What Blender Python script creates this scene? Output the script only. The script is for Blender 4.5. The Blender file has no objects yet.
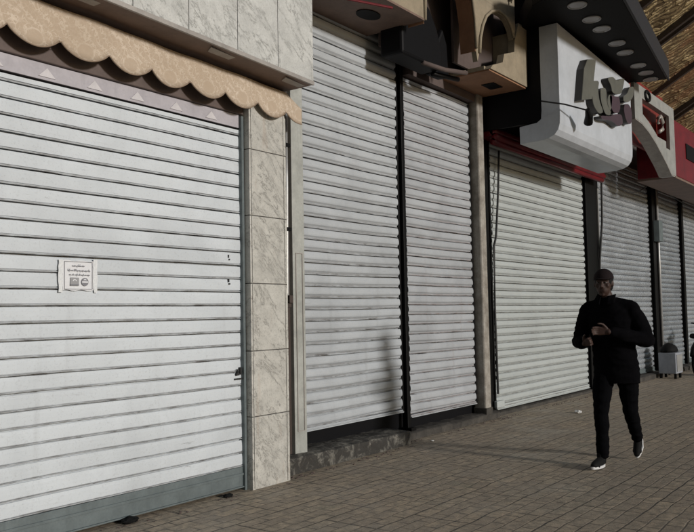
import bpy, bmesh, math, random
from mathutils import Vector, Matrix, noise
random.seed(7)
S = bpy.context.scene
COL = S.collection
R = math.radians

# ------------------------------------------------------------------ materials
class NT:
    def __init__(s, name):
        s.m = bpy.data.materials.new(name); s.m.use_nodes = True
        s.t = s.m.node_tree; s.t.nodes.clear()
        s.out = s.n('ShaderNodeOutputMaterial'); s.b = s.n('ShaderNodeBsdfPrincipled')
        s.l(s.b.outputs[0], s.out.inputs[0])
        s.tc = s.n('ShaderNodeTexCoord')
    def n(s, k, **kw):
        x = s.t.nodes.new(k)
        for a, v in kw.items(): setattr(x, a, v)
        return x
    def l(s, a, b): s.t.links.new(a, b)
    def val(s, sock, v):
        if hasattr(v, 'is_linked') or isinstance(v, bpy.types.NodeSocket): s.l(v, sock)
        else: sock.default_value = v
    def mapping(s, scale=(1,1,1), rot=(0,0,0), loc=(0,0,0), kind='POINT'):
        m = s.n('ShaderNodeMapping', vector_type=kind); s.l(s.tc.outputs['Object'], m.inputs[0])
        m.inputs['Scale'].default_value = scale; m.inputs['Rotation'].default_value = rot; m.inputs['Location'].default_value = loc
        return m.outputs[0]
    def noise(s, scale, detail=5, rough=.6, vec=None, dist=0):
        x = s.n('ShaderNodeTexNoise'); x.inputs['Scale'].default_value = scale
        x.inputs['Detail'].default_value = detail; x.inputs['Roughness'].default_value = rough; x.inputs['Distortion'].default_value = dist
        s.l(vec if vec is not None else s.tc.outputs['Object'], x.inputs['Vector']); return x.outputs['Fac']
    def ramp(s, fac, pts):
        r = s.n('ShaderNodeValToRGB'); s.l(fac, r.inputs[0]); e = r.color_ramp.elements
        while len(e) < len(pts): e.new(.5)
        for i, (p, c) in enumerate(pts):
            e[i].position = p
            if not hasattr(c, '__len__'): c = (c, c, c)
            e[i].color = (*c, 1)
        return r.outputs[0]
    def math(s, op, a, b=0., c=0.):
        x = s.n('ShaderNodeMath', operation=op); s.val(x.inputs[0], a); s.val(x.inputs[1], b); s.val(x.inputs[2], c); return x.outputs[0]
    def mix(s, fac, a, b, mode='MIX'):
        x = s.n('ShaderNodeMix', data_type='RGBA', blend_type=mode)
        s.val(x.inputs[0], fac)
        for i, v in ((6, a), (7, b)):
            if isinstance(v, tuple): x.inputs[i].default_value = (*v, 1)
            else: s.l(v, x.inputs[i])
        return x.outputs[2]
    def bump(s, h, strength=.3, dist=.01):
        x = s.n('ShaderNodeBump'); x.inputs['Strength'].default_value = strength; x.inputs['Distance'].default_value = dist
        s.l(h, x.inputs['Height']); s.l(x.outputs[0], s.b.inputs['Normal'])
    def fin(s, color=None, rough=.6, metal=0., spec=.5):
        if color is not None: 
            if isinstance(color, tuple): s.b.inputs['Base Color'].default_value = (*color, 1)
            else: s.l(color, s.b.inputs['Base Color'])
        s.val(s.b.inputs['Roughness'], rough); s.val(s.b.inputs['Metallic'], metal)
        s.b.inputs['Specular IOR Level'].default_value = spec
        return s.m

def grimy(name, col, dark=None, scale=6, amount=.5, rough=.6, metal=0., bump=.15, streak=True, spec=.4):
    """any worn surface: base colour broken by two scales of noise and vertical streaks"""
    n = NT(name); dark = dark or tuple(c*.45 for c in col)
    a = n.noise(scale, 8, .65)
    b = n.noise(scale*9, 4, .6)
    f = n.ramp(a, [(.38, 0), (.72, amount)])
    c = n.mix(f, col, dark)
    c = n.mix(n.ramp(b, [(.3, .0), (.8, amount*.5)]), c, dark)
    if streak:
        v = n.noise(1., 4, .6, vec=n.mapping((scale*3, scale*3, scale*.25)))
        c = n.mix(n.ramp(v, [(.55, 0), (.8, amount*.7)]), c, dark)
    if bump: n.bump(b, bump, .004)
    return n.fin(c, rough, metal, spec)

def shutter_mat(name, col, pitch, metal=0., rough=.45, chip=.5, smear=.35, dirt=(.10,.085,.075), crinkle=0.):
    """painted slat metal; paint is chipped in short runs along the slat joints"""
    n = NT(name)
    sep = n.n('ShaderNodeSeparateXYZ'); n.l(n.tc.outputs['Object'], sep.inputs[0])
    fr = n.math('FRACT', n.math('DIVIDE', sep.outputs[2], pitch))
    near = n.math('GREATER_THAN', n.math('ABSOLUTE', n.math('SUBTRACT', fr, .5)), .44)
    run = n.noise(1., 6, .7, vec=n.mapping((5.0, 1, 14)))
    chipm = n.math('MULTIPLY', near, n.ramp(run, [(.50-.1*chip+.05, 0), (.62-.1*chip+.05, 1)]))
    sm = n.noise(1.6, 6, .62, dist=.6)
    c = n.mix(n.ramp(sm, [(.42, 0), (.75, smear)]), col, tuple(x*.62 for x in col))
    slat = n.n('ShaderNodeTexWhiteNoise', noise_dimensions='1D')
    n.l(n.math('FLOOR', n.math('DIVIDE', sep.outputs[2], pitch)), slat.inputs['W'])
    c = n.mix(n.math('MULTIPLY', slat.outputs['Value'], .16), c, tuple(x*.6 for x in col))
    stk = n.noise(1., 5, .6, vec=n.mapping((7, 1, .5)))
    c = n.mix(n.ramp(stk, [(.60, 0), (.95, smear*.6)]), c, dirt)
    scr = n.noise(1., 8, .8, vec=n.mapping((2.2, 1, 38), loc=(5, 0, 2)))
    c = n.mix(n.math('MULTIPLY', n.ramp(scr, [(.60, 0), (.68, .75)]), n.ramp(n.noise(1.1, 4, .6), [(.45, .15), (.62, 1)])), c, dirt)
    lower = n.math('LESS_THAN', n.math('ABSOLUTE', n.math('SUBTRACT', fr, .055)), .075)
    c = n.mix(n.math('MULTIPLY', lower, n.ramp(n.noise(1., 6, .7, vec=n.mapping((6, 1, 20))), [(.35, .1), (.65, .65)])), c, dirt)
    fine = n.noise(70, 3, .7)
    c = n.mix(n.ramp(fine, [(.55, 0), (.85, .35)]), c, dirt)
    blot = n.noise(1., 6, .75, vec=n.mapping((4.5, 1, 9), loc=(3, 0, 7)))
    c = n.mix(n.ramp(blot, [(.66, 0), (.76, .55)]), c, dirt)
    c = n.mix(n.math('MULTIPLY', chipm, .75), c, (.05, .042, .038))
    n.bump(n.noise(9, 5, .6) if not crinkle else n.noise(1., 6, .72, vec=n.mapping((2.6, 1, 5.5)), dist=1.2), .12 if not crinkle else crinkle, .006 if not crinkle else .05)
    return n.fin(c, n.ramp(fine, [(.3, rough), (.8, min(1, rough+.2))]), metal, .45)

def marble(name, base, vein, scale=3., warm=None, veins=.8):
    n = NT(name)
    w = n.n('ShaderNodeTexNoise'); w.inputs['Scale'].default_value = scale; w.inputs['Detail'].default_value = 9; w.inputs['Roughness'].default_value = .68; w.inputs['Distortion'].default_value = .35
    oi = n.n('ShaderNodeObjectInfo'); va_ = n.n('ShaderNodeVectorMath', operation='ADD'); n.l(n.mapping((1.7, 1, .62), rot=(.2, .75, .3), kind='TEXTURE'), va_.inputs[0])
    cv = n.n('ShaderNodeCombineXYZ'); n.l(n.math('MULTIPLY', oi.outputs['Random'], 40), cv.inputs[0]); n.l(cv.outputs[0], va_.inputs[1]); n.l(va_.outputs[0], w.inputs['Vector'])
    ridge = n.math('ABSOLUTE', n.math('SUBTRACT', w.outputs['Fac'], .5))
    c = n.mix(n.ramp(ridge, [(0, veins), (.006, veins*.6), (.014, veins*.15), (.05, 0)]), base, vein)
    cl = n.noise(scale*2.2, 8, .75, dist=.2)
    c = n.mix(n.ramp(cl, [(.38, 0), (.66, .75)]), c, tuple(x*.66 for x in base))
    sp = n.noise(scale*28, 3, .6)
    c = n.mix(n.ramp(sp, [(.52, 0), (.75, .5)]), c, vein)
    if warm:
        st = n.noise(1, 5, .6, vec=n.mapping((9, 9, 1.3), loc=(2.1, 0, .4)))
        c = n.mix(n.ramp(st, [(.60, 0), (.74, .35)]), c, warm)
    n.bump(sp, .08, .003)
    return n.fin(c, .42, 0, .4)

def plain(name, col, rough=.5, metal=0., spec=.5): return grimy(name, col, scale=9, amount=.3, rough=rough, metal=metal, bump=.06, streak=False, spec=spec)

M = {}
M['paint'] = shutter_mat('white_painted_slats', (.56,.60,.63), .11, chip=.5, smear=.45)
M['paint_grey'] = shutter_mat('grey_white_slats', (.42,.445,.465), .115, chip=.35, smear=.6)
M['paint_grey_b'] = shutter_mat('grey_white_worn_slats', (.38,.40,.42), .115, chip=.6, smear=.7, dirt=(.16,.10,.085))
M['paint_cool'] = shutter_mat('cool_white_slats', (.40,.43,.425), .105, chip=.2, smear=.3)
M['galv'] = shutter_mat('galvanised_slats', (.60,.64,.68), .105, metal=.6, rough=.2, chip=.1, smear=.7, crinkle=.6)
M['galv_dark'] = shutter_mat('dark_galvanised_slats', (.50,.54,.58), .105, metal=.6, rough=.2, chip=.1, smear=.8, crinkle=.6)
M['rail'] = grimy('grey_rail_metal', (.15,.18,.185), amount=.6, rough=.5, metal=.2)
M['band'] = grimy('mauve_band', (.43,.41,.44), amount=.4, rough=.5)
M['tri'] = plain('pale_triangle', (.56,.54,.555))
M['brown'] = grimy('brown_header', (.115,.085,.075), amount=.5, rough=.6)
M['soffit_brown'] = grimy('brown_soffit_board', (.20,.135,.105), scale=4, amount=.6, rough=.6)
M['marble'] = marble('grey_marble', (.56,.565,.54), (.20,.20,.185), 2.6, veins=1.)
M['marble_warm'] = marble('stained_glow_marble', (.50,.49,.45), (.15,.145,.13), 3.0, warm=(.36,.24,.16), veins=1.)  # orange streaks: partly rust stain, partly warm lamp glow put into the colour
M['joint'] = plain('dirty_joint', (.05,.045,.04), .9)
M['trim'] = grimy('dull_metal_trim', (.42,.39,.36), amount=.6, rough=.5, metal=.3)
M['post'] = grimy('beige_post_paint', (.40,.41,.38), scale=5, amount=.65, rough=.55)
M['column'] = grimy('dirty_beige_column_paint', (.37,.35,.31), (.12,.10,.08), scale=6, amount=.9, rough=.7)
M['dark'] = grimy('black_steel', (.003,.0028,.003), amount=.3, rough=.5, spec=.2)
M['darkwood'] = grimy('dark_brown_wood', (.055,.04,.033), amount=.5, rough=.7)
M['wall'] = grimy('sooty_plaster', (.075,.065,.06), scale=2, amount=.6, rough=.85, bump=.4)
M['steel_pipe'] = grimy('grey_pipe', (.45,.45,.44), amount=.5, rough=.35, metal=.4)
M['archbeige'] = grimy('beige_plaster_relief', (.30,.25,.175), scale=4, amount=.55, rough=.75, bump=.3)
M['archreveal'] = grimy('brown_reveal', (.30,.155,.085), scale=5, amount=.5, rough=.7)
M['archback'] = grimy('grey_brown_board', (.105,.078,.070), scale=3, amount=.5, rough=.8)
M['black'] = grimy('black_panel', (.004,.004,.005), amount=.2, rough=.6, bump=.05, spec=.15)
M['fascia_dark'] = grimy('charcoal_fascia', (.022,.022,.026), amount=.4, rough=.5)
M['signwhite'] = grimy('white_sign_panel', (.50,.53,.57), (.33,.35,.37), scale=3, amount=.55, rough=.35, bump=.03)
M['letter_shade'] = plain('shaded_letter_side', (.018,.016,.015), .5)  # sides darker than the faces, the shade on them put into the colour
M['letter'] = grimy('bronze_letter', (.17,.165,.135), amount=.4, rough=.35, metal=.3)
M['letter_edge'] = grimy('maroon_letter', (.085,.05,.06), amount=.4, rough=.35, metal=.2)
M['red'] = grimy('red_paint', (.17,.010,.016), (.04,.006,.008), scale=5, amount=.5, rough=.4)
M['orange_red'] = grimy('orange_red_panel', (.20,.025,.018), amount=.4, rough=.5)
M['ring'] = plain('lamp_ring', (.42,.42,.42), .3, .4)
M['ringglass'] = plain('lamp_lens', (.40,.40,.41), .35)
M['white_bracket'] = grimy('white_cut_panel', (.31,.315,.30), amount=.5, rough=.5)
M['box'] = grimy('grey_box_metal', (.30,.32,.36), amount=.5, rough=.45)
M['paper'] = grimy('notice_paper', (.66,.67,.69), scale=25, amount=.12, rough=.7, streak=False, bump=.2)
M['tape'] = grimy('torn_tape', (.70,.72,.73), scale=60, amount=.4, rough=.5, streak=False)
M['ink'] = plain('grey_ink', (.20,.20,.22), .8)
M['rubber'] = plain('black_rubber', (.005,.005,.005), .8, 0, .2)
M['cable'] = plain('black_cable', (.015,.015,.015), .6)
M['chrome'] = plain('chrome', (.6,.6,.6), .15, 1.)
M['jacket'] = grimy('black_jacket_cloth', (.0042,.004,.0048), (.002,.002,.0025), scale=10, amount=.5, rough=.95, bump=.2, streak=False, spec=.02)
M['trouser'] = grimy('black_trouser_cloth', (.0042,.0042,.005), (.002,.002,.0025), scale=10, amount=.5, rough=.95, bump=.2, streak=False, spec=.02)
M['skin'] = plain('brown_skin', (.042,.021,.015), .6, 0, .35)
M['capred'] = plain('dark_maroon_cap', (.010,.0055,.006), .9, 0, .2)
M['sole'] = plain('white_sole', (.6,.6,.6), .6)
M['litter'] = plain('white_litter', (.6,.6,.58), .8)

def valance_mat():
    n = NT('tan_damask_cloth')
    vec = n.mapping((1, 1, 1))
    v = n.n('ShaderNodeTexVoronoi', feature='DISTANCE_TO_EDGE'); v.inputs['Scale'].default_value = 26; n.l(vec, v.inputs['Vector'])
    w = n.noise(38, 3, .6, dist=1.5)
    lines = n.math('ADD', n.ramp(v.outputs['Distance'], [(.0, 1), (.10, 0)]), n.ramp(w, [(.50, 0), (.56, .8)]))
    wv = n.n('ShaderNodeTexWave', wave_type='RINGS', rings_direction='SPHERICAL'); wv.inputs['Scale'].default_value = 6; wv.inputs['Distortion'].default_value = 9; wv.inputs['Detail'].default_value = 2
    n.l(vec, wv.inputs['Vector'])
    lines = n.math('MULTIPLY', lines, n.ramp(wv.outputs['Fac'], [(.2, .25), (.7, 1)]))
    sp = n.n('ShaderNodeSeparateXYZ'); n.l(n.tc.outputs['Object'], sp.inputs[0])
    u = n.math('SUBTRACT', n.math('FRACT', n.math('DIVIDE', n.math('SUBTRACT', sp.outputs[0], 5.257), .374)), .5)
    e = n.math('ADD', n.math('POWER', n.math('ABSOLUTE', n.math('MULTIPLY', u, 4.6)), 2.), n.math('POWER', n.math('ABSOLUTE', n.math('MULTIPLY', n.math('SUBTRACT', sp.outputs[2], 3.215), 15.)), 2.))
    lines = n.math('MULTIPLY', lines, n.ramp(n.math('SQRT', e), [(.62, .12), (.8, 1)]))
    rimv = n.ramp(n.math('SQRT', e), [(.70, 0), (.78, 1), (.86, 1), (.94, 0)])
    lines = n.math('MAXIMUM', lines, n.math('MULTIPLY', rimv, n.ramp(n.noise(40, 3), [(.4, .2), (.6, .9)])))
    c = n.mix(lines, (.43,.345,.26), (.57,.485,.39))
    c = n.mix(n.ramp(n.noise(3, 5), [(.42, 0), (.75, .5)]), c, (.37,.29,.21))
    n.bump(lines, .3, .003)
    return n.fin(c, .8, 0, .25)
M['damask'] = valance_mat()
M['piping'] = plain('tan_piping', (.26,.19,.135), .8)

def paver_mat():
    n = NT('worn_concrete_pavers')
    warp = n.n('ShaderNodeTexNoise'); warp.inputs['Scale'].default_value = 2.2; warp.inputs['Detail'].default_value = 3
    n.l(n.tc.outputs['Object'], warp.inputs['Vector'])
    vm = n.n('ShaderNodeVectorMath', operation='MULTIPLY_ADD'); n.l(warp.outputs['Color'], vm.inputs[0]); vm.inputs[1].default_value = (.06,.06,0); n.l(n.tc.outputs['Object'], vm.inputs[2])
    def brick(w, h, mortar, off, smooth=.2):
        b = n.n('ShaderNodeTexBrick'); b.offset = off; b.squash = 1
        b.inputs['Scale'].default_value = 1; b.inputs['Brick Width'].default_value = w; b.inputs['Row Height'].default_value = h
        b.inputs['Mortar Size'].default_value = mortar; b.inputs['Mortar Smooth'].default_value = smooth
        b.inputs['Color1'].default_value = (0,0,0,1); b.inputs['Color2'].default_value = (1,1,1,1); b.inputs['Mortar'].default_value = (.5,.5,.5,1)
        n.l(vm.outputs[0], b.inputs['Vector']); return b
    big = brick(.88, .44, .009, .5, .5); small = brick(.22, .11, .008, .5, .7)
    big.inputs['Bias'].default_value = 0
    rnd = n.noise(14, 7, .7); blot = n.noise(1.1, 6, .65, dist=.4)
    c = n.mix(n.ramp(blot, [(.35, 0), (.68, 1)]), (.52,.405,.28), (.44,.365,.27))
    c = n.mix(n.ramp(rnd, [(.38, 0), (.62, .85)]), c, (.17,.15,.115))
    sepc = n.n('ShaderNodeSeparateColor'); n.l(small.outputs['Color'], sepc.inputs[0])
    c = n.mix(n.math('MULTIPLY', sepc.outputs[0], .55), c, (.23,.19,.15))
    hard = n.noise(5, 5, .7)
    sf = n.math('MULTIPLY', small.outputs['Fac'],  n.ramp(hard, [(.34, .35), (.6, 1)]))
    c = n.mix(sf, c, (.06,.052,.042))
    bf = n.math('MULTIPLY', big.outputs['Fac'], n.ramp(n.noise(2.3, 4, .7), [(.35, .35), (.6, 1)]))
    c = n.mix(bf, c, (.03,.026,.02))
    moss = n.ramp(n.noise(2.0, 6, .7), [(.60, 0), (.72, .4)])
    c = n.mix(moss, c, (.13,.15,.10))
    grit = n.noise(160, 3, .8)
    c = n.mix(n.ramp(grit, [(.54, 0), (.66, .75)]), c, (.52,.48,.40))
    pit = n.noise(75, 4, .8)
    c = n.mix(n.ramp(pit, [(.55, 0), (.66, .7)]), c, (.08,.07,.055))
    h = n.math('SUBTRACT', n.math('MULTIPLY', rnd, .55), n.math('ADD', n.math('MULTIPLY', sf, .45), n.math('MULTIPLY', bf, .9)))
    h = n.math('ADD', h, n.math('MULTIPLY', grit, .12))
    n.bump(h, .8, .014)
    return n.fin(c, n.ramp(n.noise(1.7, 5, .6), [(.35, .42), (.65, .8)]), 0, .4)
M['paver'] = paver_mat()

def step_mat():
    n = NT('grimy_step_stone')
    a = n.noise(7, 8, .75, dist=.8)
    c = n.mix(n.ramp(a, [(.34, 0), (.52, 1)]), (.22,.21,.18), (.028,.026,.022))
    b = n.noise(30, 5, .7)
    c = n.mix(n.ramp(b, [(.45, 0), (.7, .7)]), c, (.035,.03,.026))
    n.bump(n.math('ADD', a, b), .7, .015)
    return n.fin(c, .8)
M['step'] = step_mat()
M['step_dark'] = grimy('sooty_threshold', (.075,.068,.058), (.02,.018,.016), scale=7, amount=.9, rough=.85, bump=.6)

def ornate_mat():
    n = NT('gilded_relief')
    v = n.n('ShaderNodeTexVoronoi', feature='SMOOTH_F1'); v.inputs['Scale'].default_value = 3.2; n.l(n.tc.outputs['Object'], v.inputs['Vector'])
    w = n.n('ShaderNodeTexWave', wave_type='RINGS'); w.inputs['Scale'].default_value = 1.5; w.inputs['Distortion'].default_value = 16; w.inputs['Detail'].default_value = 3
    n.l(n.tc.outputs['Object'], w.inputs['Vector'])
    f = n.math('MULTIPLY', n.ramp(w.outputs['Fac'], [(.3, .15), (.65, 1)]), n.ramp(v.outputs['Distance'], [(.1, 1), (.75, .2)]))
    h1 = n.n('ShaderNodeTexWave', wave_type='BANDS', bands_direction='DIAGONAL'); h1.inputs['Scale'].default_value = 5; h1.inputs['Distortion'].default_value = 5; h1.inputs['Detail'].default_value = 3
    n.l(n.tc.outputs['Object'], h1.inputs['Vector'])
    f = n.math('MULTIPLY', n.ramp(f, [(.1, .35), (.7, 1)]), n.ramp(h1.outputs['Fac'], [(.25, .25), (.6, 1)]))
    c = n.mix(f, (.09,.055,.028), (.58,.45,.24))
    c = n.mix(n.ramp(n.noise(1.1, 3), [(.50, 0), (.62, .7)]), c, (.28,.14,.07))
    n.bump(f, .8, .05)
    return n.fin(c, .5, .2)
M['ornate'] = ornate_mat()

# ------------------------------------------------------------------ geometry helpers
def link(name, bm, mat, parent=None, loc=(0,0,0), smooth=False, bevel=0, solid=0):
    me = bpy.data.meshes.new(name); bmesh.ops.recalc_face_normals(bm, faces=bm.faces[:]) if not solid else None
    bm.to_mesh(me); bm.free()
    if loc != (0,0,0): me.transform(Matrix.Translation(-Vector(loc)))
    if smooth: me.shade_smooth()
    me.materials.append(M[mat] if isinstance(mat, str) else mat)
    o = bpy.data.objects.new(name, me); COL.objects.link(o); o.location = loc
    if bevel:
        b = o.modifiers.new('bevel', 'BEVEL'); b.width = bevel; b.segments = 2; b.limit_method = 'ANGLE'
    if parent is not None:
        q = parent; base = Vector()
        while q is not None: base += q.location; q = q.parent
        o.parent = parent; o.location = Vector(loc) - base
    return o
def tag(o, label, cat, group=None, kind=None):
    if label: o['label'] = label
    if cat: o['category'] = cat
    if group: o['group'] = group
    if kind: o['kind'] = kind
    return o
def thing(name, label, cat, loc, group=None):
    o = bpy.data.objects.new(name, None); COL.objects.link(o); o.location = loc; o.empty_display_size = .2
    return tag(o, label, cat, group)
def box(bm, x0, x1, y0, y1, z0, z1):
    r = bmesh.ops.create_cube(bm, size=1)
    for v in r['verts']:
        v.co = Vector((x0+(v.co.x+.5)*(x1-x0), y0+(v.co.y+.5)*(y1-y0), z0+(v.co.z+.5)*(z1-z0)))
    return bm
def B(*a):
    bm = bmesh.new()
    if isinstance(a[0], (tuple, list)):
        for q in a: box(bm, *q)
    else: box(bm, *a)
    return bm
def prism(bm, poly, y0, y1):                      # polygon in (x,z) extruded in y
    a = [bm.verts.new((x, y0, z)) for x, z in poly]; b = [bm.verts.new((x, y1, z)) for x, z in poly]
    bm.faces.new(a); bm.faces.new(b[::-1])
    for i in range(len(a)):
        j = (i+1) % len(a); bm.faces.new((a[j], a[i], b[i], b[j]))
    return bm
def prismz(bm, poly, z0, z1):
    a = [bm.verts.new((x, y, z0)) for x, y in poly]; b = [bm.verts.new((x, y, z1)) for x, y in poly]
    bm.faces.new(a); bm.faces.new(b[::-1])
    for i in range(len(a)):
        j = (i+1) % len(a); bm.faces.new((a[j], a[i], b[i], b[j]))
    return bm
def tube(bm, pts, r, seg=8):
    pts = [Vector(p) for p in pts]; rings = []
    for i, p in enumerate(pts):
        d = (pts[min(i+1, len(pts)-1)] - pts[max(i-1, 0)]).normalized()
        q = d.to_track_quat('Z', 'Y'); rr = r[i] if isinstance(r, (list, tuple)) else r
        rings.append([bm.verts.new(p + q @ Vector((math.cos(2*math.pi*k/seg)*rr, math.sin(2*math.pi*k/seg)*rr, 0))) for k in range(seg)])
    for a, b in zip(rings, rings[1:]):
        for k in range(seg): bm.faces.new((a[k], a[(k+1) % seg], b[(k+1) % seg], b[k]))
    bm.faces.new(rings[0][::-1]); bm.faces.new(rings[-1])
    return bm
def T(pts, r, seg=8): return tube(bmesh.new(), pts, r, seg)
def rough_box(x0, x1, y0, y1, z0, z1, n=24, amp=.012, seed=0):
    """a stone block with worn, uneven edges"""
    bm = B(x0, x1, y0, y1, z0, z1)
    long = [e for e in bm.edges if abs(e.verts[0].co.x-e.verts[1].co.x) > .9*(x1-x0)]
    bmesh.ops.subdivide_edges(bm, edges=long, cuts=n, use_grid_fill=True)
    ee = [e for e in bm.edges if abs(e.verts[0].co.x-e.verts[1].co.x) < .01 and e.calc_length() > .08]
    bmesh.ops.subdivide_edges(bm, edges=ee, cuts=3, use_grid_fill=True)
    for v in bm.verts:
        w = noise.noise_vector(v.co*6 + Vector((seed*9, 0, 0)))*amp + noise.noise_vector(v.co*19)*amp*.5
        if v.co.z < z0+.005: w.z = 0
        if v.co.y > y1-.01: w.y = 0
        edge = (v.co.y < y0+.01 and v.co.z > z1-.01)
        v.co += w + (Vector((0, .012, -.012)) if edge else Vector())
    return bm

# slat profiles: (height in pitch units 0..1, y offset; negative = towards the street)
PROF_FLAT = [(.06, .028), (.012, .006), (0, -.006), (.065, -.008), (.085, .004), (.115, .004), (.13, -.005), (.4, -.0065), (.7, -.006), (.91, -.002), (.93, .003), (.88, .028)]
PROF_CURVE = [(.06, .028), (.012, .010), (0, -.002), (.03, -.003), (.04, .008), (.17, .004), (.31, -.012), (.43, -.015), (.65, -.014), (.82, -.009), (.91, -.003), (.93, .004), (.88, .028)]
def curtain(x0, x1, z0, z1, Y, pitch, prof, seed, wav=.004, dent=.008, nx=90):
    bm = bmesh.new(); rows = []
    n = int(math.ceil((z1-z0)/pitch)); rs = random.Random(seed); xs = [x0+(x1-x0)*i/nx for i in range(nx+1)]
    for k in range(n):
        tl = rs.uniform(-1, 1)*.0035; off = rs.uniform(-1, 1)*.0018; dy = rs.uniform(-1, 1)*.0025
        for t, y in prof:
            z = z0 + (k+t)*pitch
            if z > z1: break
            row = []
            for i, x in enumerate(xs):
                u = i/nx - .5
                w = noise.noise(Vector((x*.7, seed*3.1, z*.35)))*wav
                d = noise.noise(Vector((x*1.1+seed, 5.3, z*1.3)))*dent + noise.noise(Vector((x*5+seed, 1.3, z*6)))*dent*.25
                if t < .07 and y < .02: w += noise.noise(Vector((x*2.6+k*7.7, seed, 4)))*.0035 + noise.noise(Vector((x*11+k*3.1, seed, 9)))*.0012
                row.append(bm.verts.new((x, Y + y + d + dy, z + tl*u + off + w)))
            rows.append(row)
    for a, b in zip(rows, rows[1:]):
        for i in range(nx): bm.faces.new((a[i], a[i+1], b[i+1], b[i]))
    return bm
def shutter(name_label, x0, x1, z0, z1, Y, pitch, prof, mat, seed, rail='rail', rail_h=.09, dent=.008, guides=True, group=None, wav=.004, gmat='dark'):
    t = thing('roller_shutter', name_label, 'roller shutter', ((x0+x1)/2, Y, max(0, z0-rail_h)), group)
    c = link('slat_curtain', curtain(x0, x1, z0, z1, Y, pitch, prof, seed, dent=dent, wav=wav), mat, t, loc=((x0+x1)/2, Y, z0), solid=1)
    sm = c.modifiers.new('thick', 'SOLIDIFY'); sm.thickness = .003; sm.offset = -1
    link('bottom_rail', B((x0, x1, Y-.014, Y+.02, z0-rail_h, z0-.002), (x0, x1, Y-.024, Y-.0145, z0-rail_h*.42, z0-rail_h*.3), (x0, x1, Y-.03, Y-.0145, z0-rail_h+.002, z0-rail_h+.014)), rail, t, bevel=.003)
    if guides:
        for a, b in ((x0-.035, x0-.002), (x1+.002, x1+.035)):
            link('guide_rail', B((a, b, Y-.012, Y+.03, z0-rail_h, z1)), gmat, t, bevel=.004)
    return t

# ------------------------------------------------------------------ the ground
bm = bmesh.new()
vs = [bm.verts.new(p) for p in ((-90,-90,0), (140,-90,0), (140,90,0), (-90,90,0))]; bm.faces.new(vs)
tag(link('pavement', bm, 'paver', loc=(0.05, .03, 0)), None, None, kind='structure')

# ------------------------------------------------------------------ building behind
bw = thing('building', 'dark sooty plaster building wall rising behind and above all the closed shutters', 'building', (8, 5.3, 0))
link('wall', B((-8, 32, 5.14, 9, 0, 8.5)), 'wall', bw)
link('jamb_infill', B((5.31, 5.63, 4.86, 5.14, 0, 4.6)), 'darkwood', bw)
link('jamb_infill', B((-8, 5.31, 4.80, 5.14, 3.0, 8.5)), 'wall', bw)

# ------------------------------------------------------------------ shop one: wide white shutter
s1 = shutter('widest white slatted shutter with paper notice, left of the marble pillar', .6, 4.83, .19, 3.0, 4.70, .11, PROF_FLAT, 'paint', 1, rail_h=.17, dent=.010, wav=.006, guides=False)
link('guide_rail', B((4.805, 4.83, 4.66, 4.74, .0, 3.1)), 'rail', s1)
link('top_band', B((.6, 4.80, 4.685, 4.74, 3.0, 3.112)), 'band', s1, bevel=.003)
for k in range(-1, 10):
    x = 1.09 + .37*k
    link('triangle_trim', prism(bmesh.new(), [(x, 3.02), (x+.125, 3.02), (x+.062, 3.082)], 4.679, 4.6845), 'tri', s1)
link('shutter_housing', B((.6, 4.83, 4.66, 4.78, 3.114, 3.46)), 'brown', s1, bevel=.006)
bm = bmesh.new(); box(bm, 4.735, 4.765, 4.672, 4.689, .935, .955); box(bm, 4.775, 4.79, 4.672, 4.689, .94, 1.0); box(bm, 4.72, 4.80, 4.676, 4.689, .90, .912); box(bm, 4.745, 4.755, 4.672, 4.689, .955, .985)
link('latch', bm, 'cable', s1)
for z in (1.90, 1.70):
    link('rivet_plate', B((4.66, 4.67, 4.682, 4.6945, z, z+.025), (4.668, 4.68, 4.682, 4.6945, z-.02, z-.008)), 'cable', s1)
# patches of taped residue and the notice
nt = thing('paper_notice', 'small white printed notice taped to the widest white shutter', 'notice', (3.245, 4.69, 1.71))
bm = bmesh.new()
gx, gz = 10, 9
g = [[bm.verts.new((3.125+.24*i/gx, 4.684+noise.noise(Vector((i*.5, j*.5, 2)))*.004, 1.615+.2*j/gz + .004*math.sin(i*1.3))) for i in range(gx+1)] for j in range(gz+1)]
for j in range(gz):
    for i in range(gx): bm.faces.new((g[j][i], g[j][i+1], g[j+1][i+1], g[j+1][i]))
pp = link('paper_sheet', bm, 'paper', nt, solid=1); mm = pp.modifiers.new('t', 'SOLIDIFY'); mm.thickness = .001
for (a, b, c, d) in ((3.095, 3.125, 1.60, 1.82), (3.365, 3.395, 1.60, 1.83)):
    bm = bmesh.new(); n_ = 9; L = []
    for j in range(n_+1):
        z = c+(d-c)*j/n_
        L.append((bm.verts.new((a+random.uniform(-.006, .004), 4.682, z)), bm.verts.new((b+random.uniform(-.003, .005), 4.682, z))))
    for p, q in zip(L, L[1:]): bm.faces.new((p[0], p[1], q[1], q[0]))
    tp = link('torn_tape', bm, 'tape', nt, solid=1); mm = tp.modifiers.new('t', 'SOLIDIFY'); mm.thickness = .001
bm = bmesh.new()
for (a, b, z) in ((3.135, 3.352, 1.806), (3.135, 3.352, 1.622)): box(bm, a, b, 4.677, 4.6785, z, z+.0025)
for a in (3.134, 3.351): box(bm, a, a+.0025, 4.677, 4.6785, 1.622, 1.808)
link('printed_border', bm, 'ink', nt)
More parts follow.
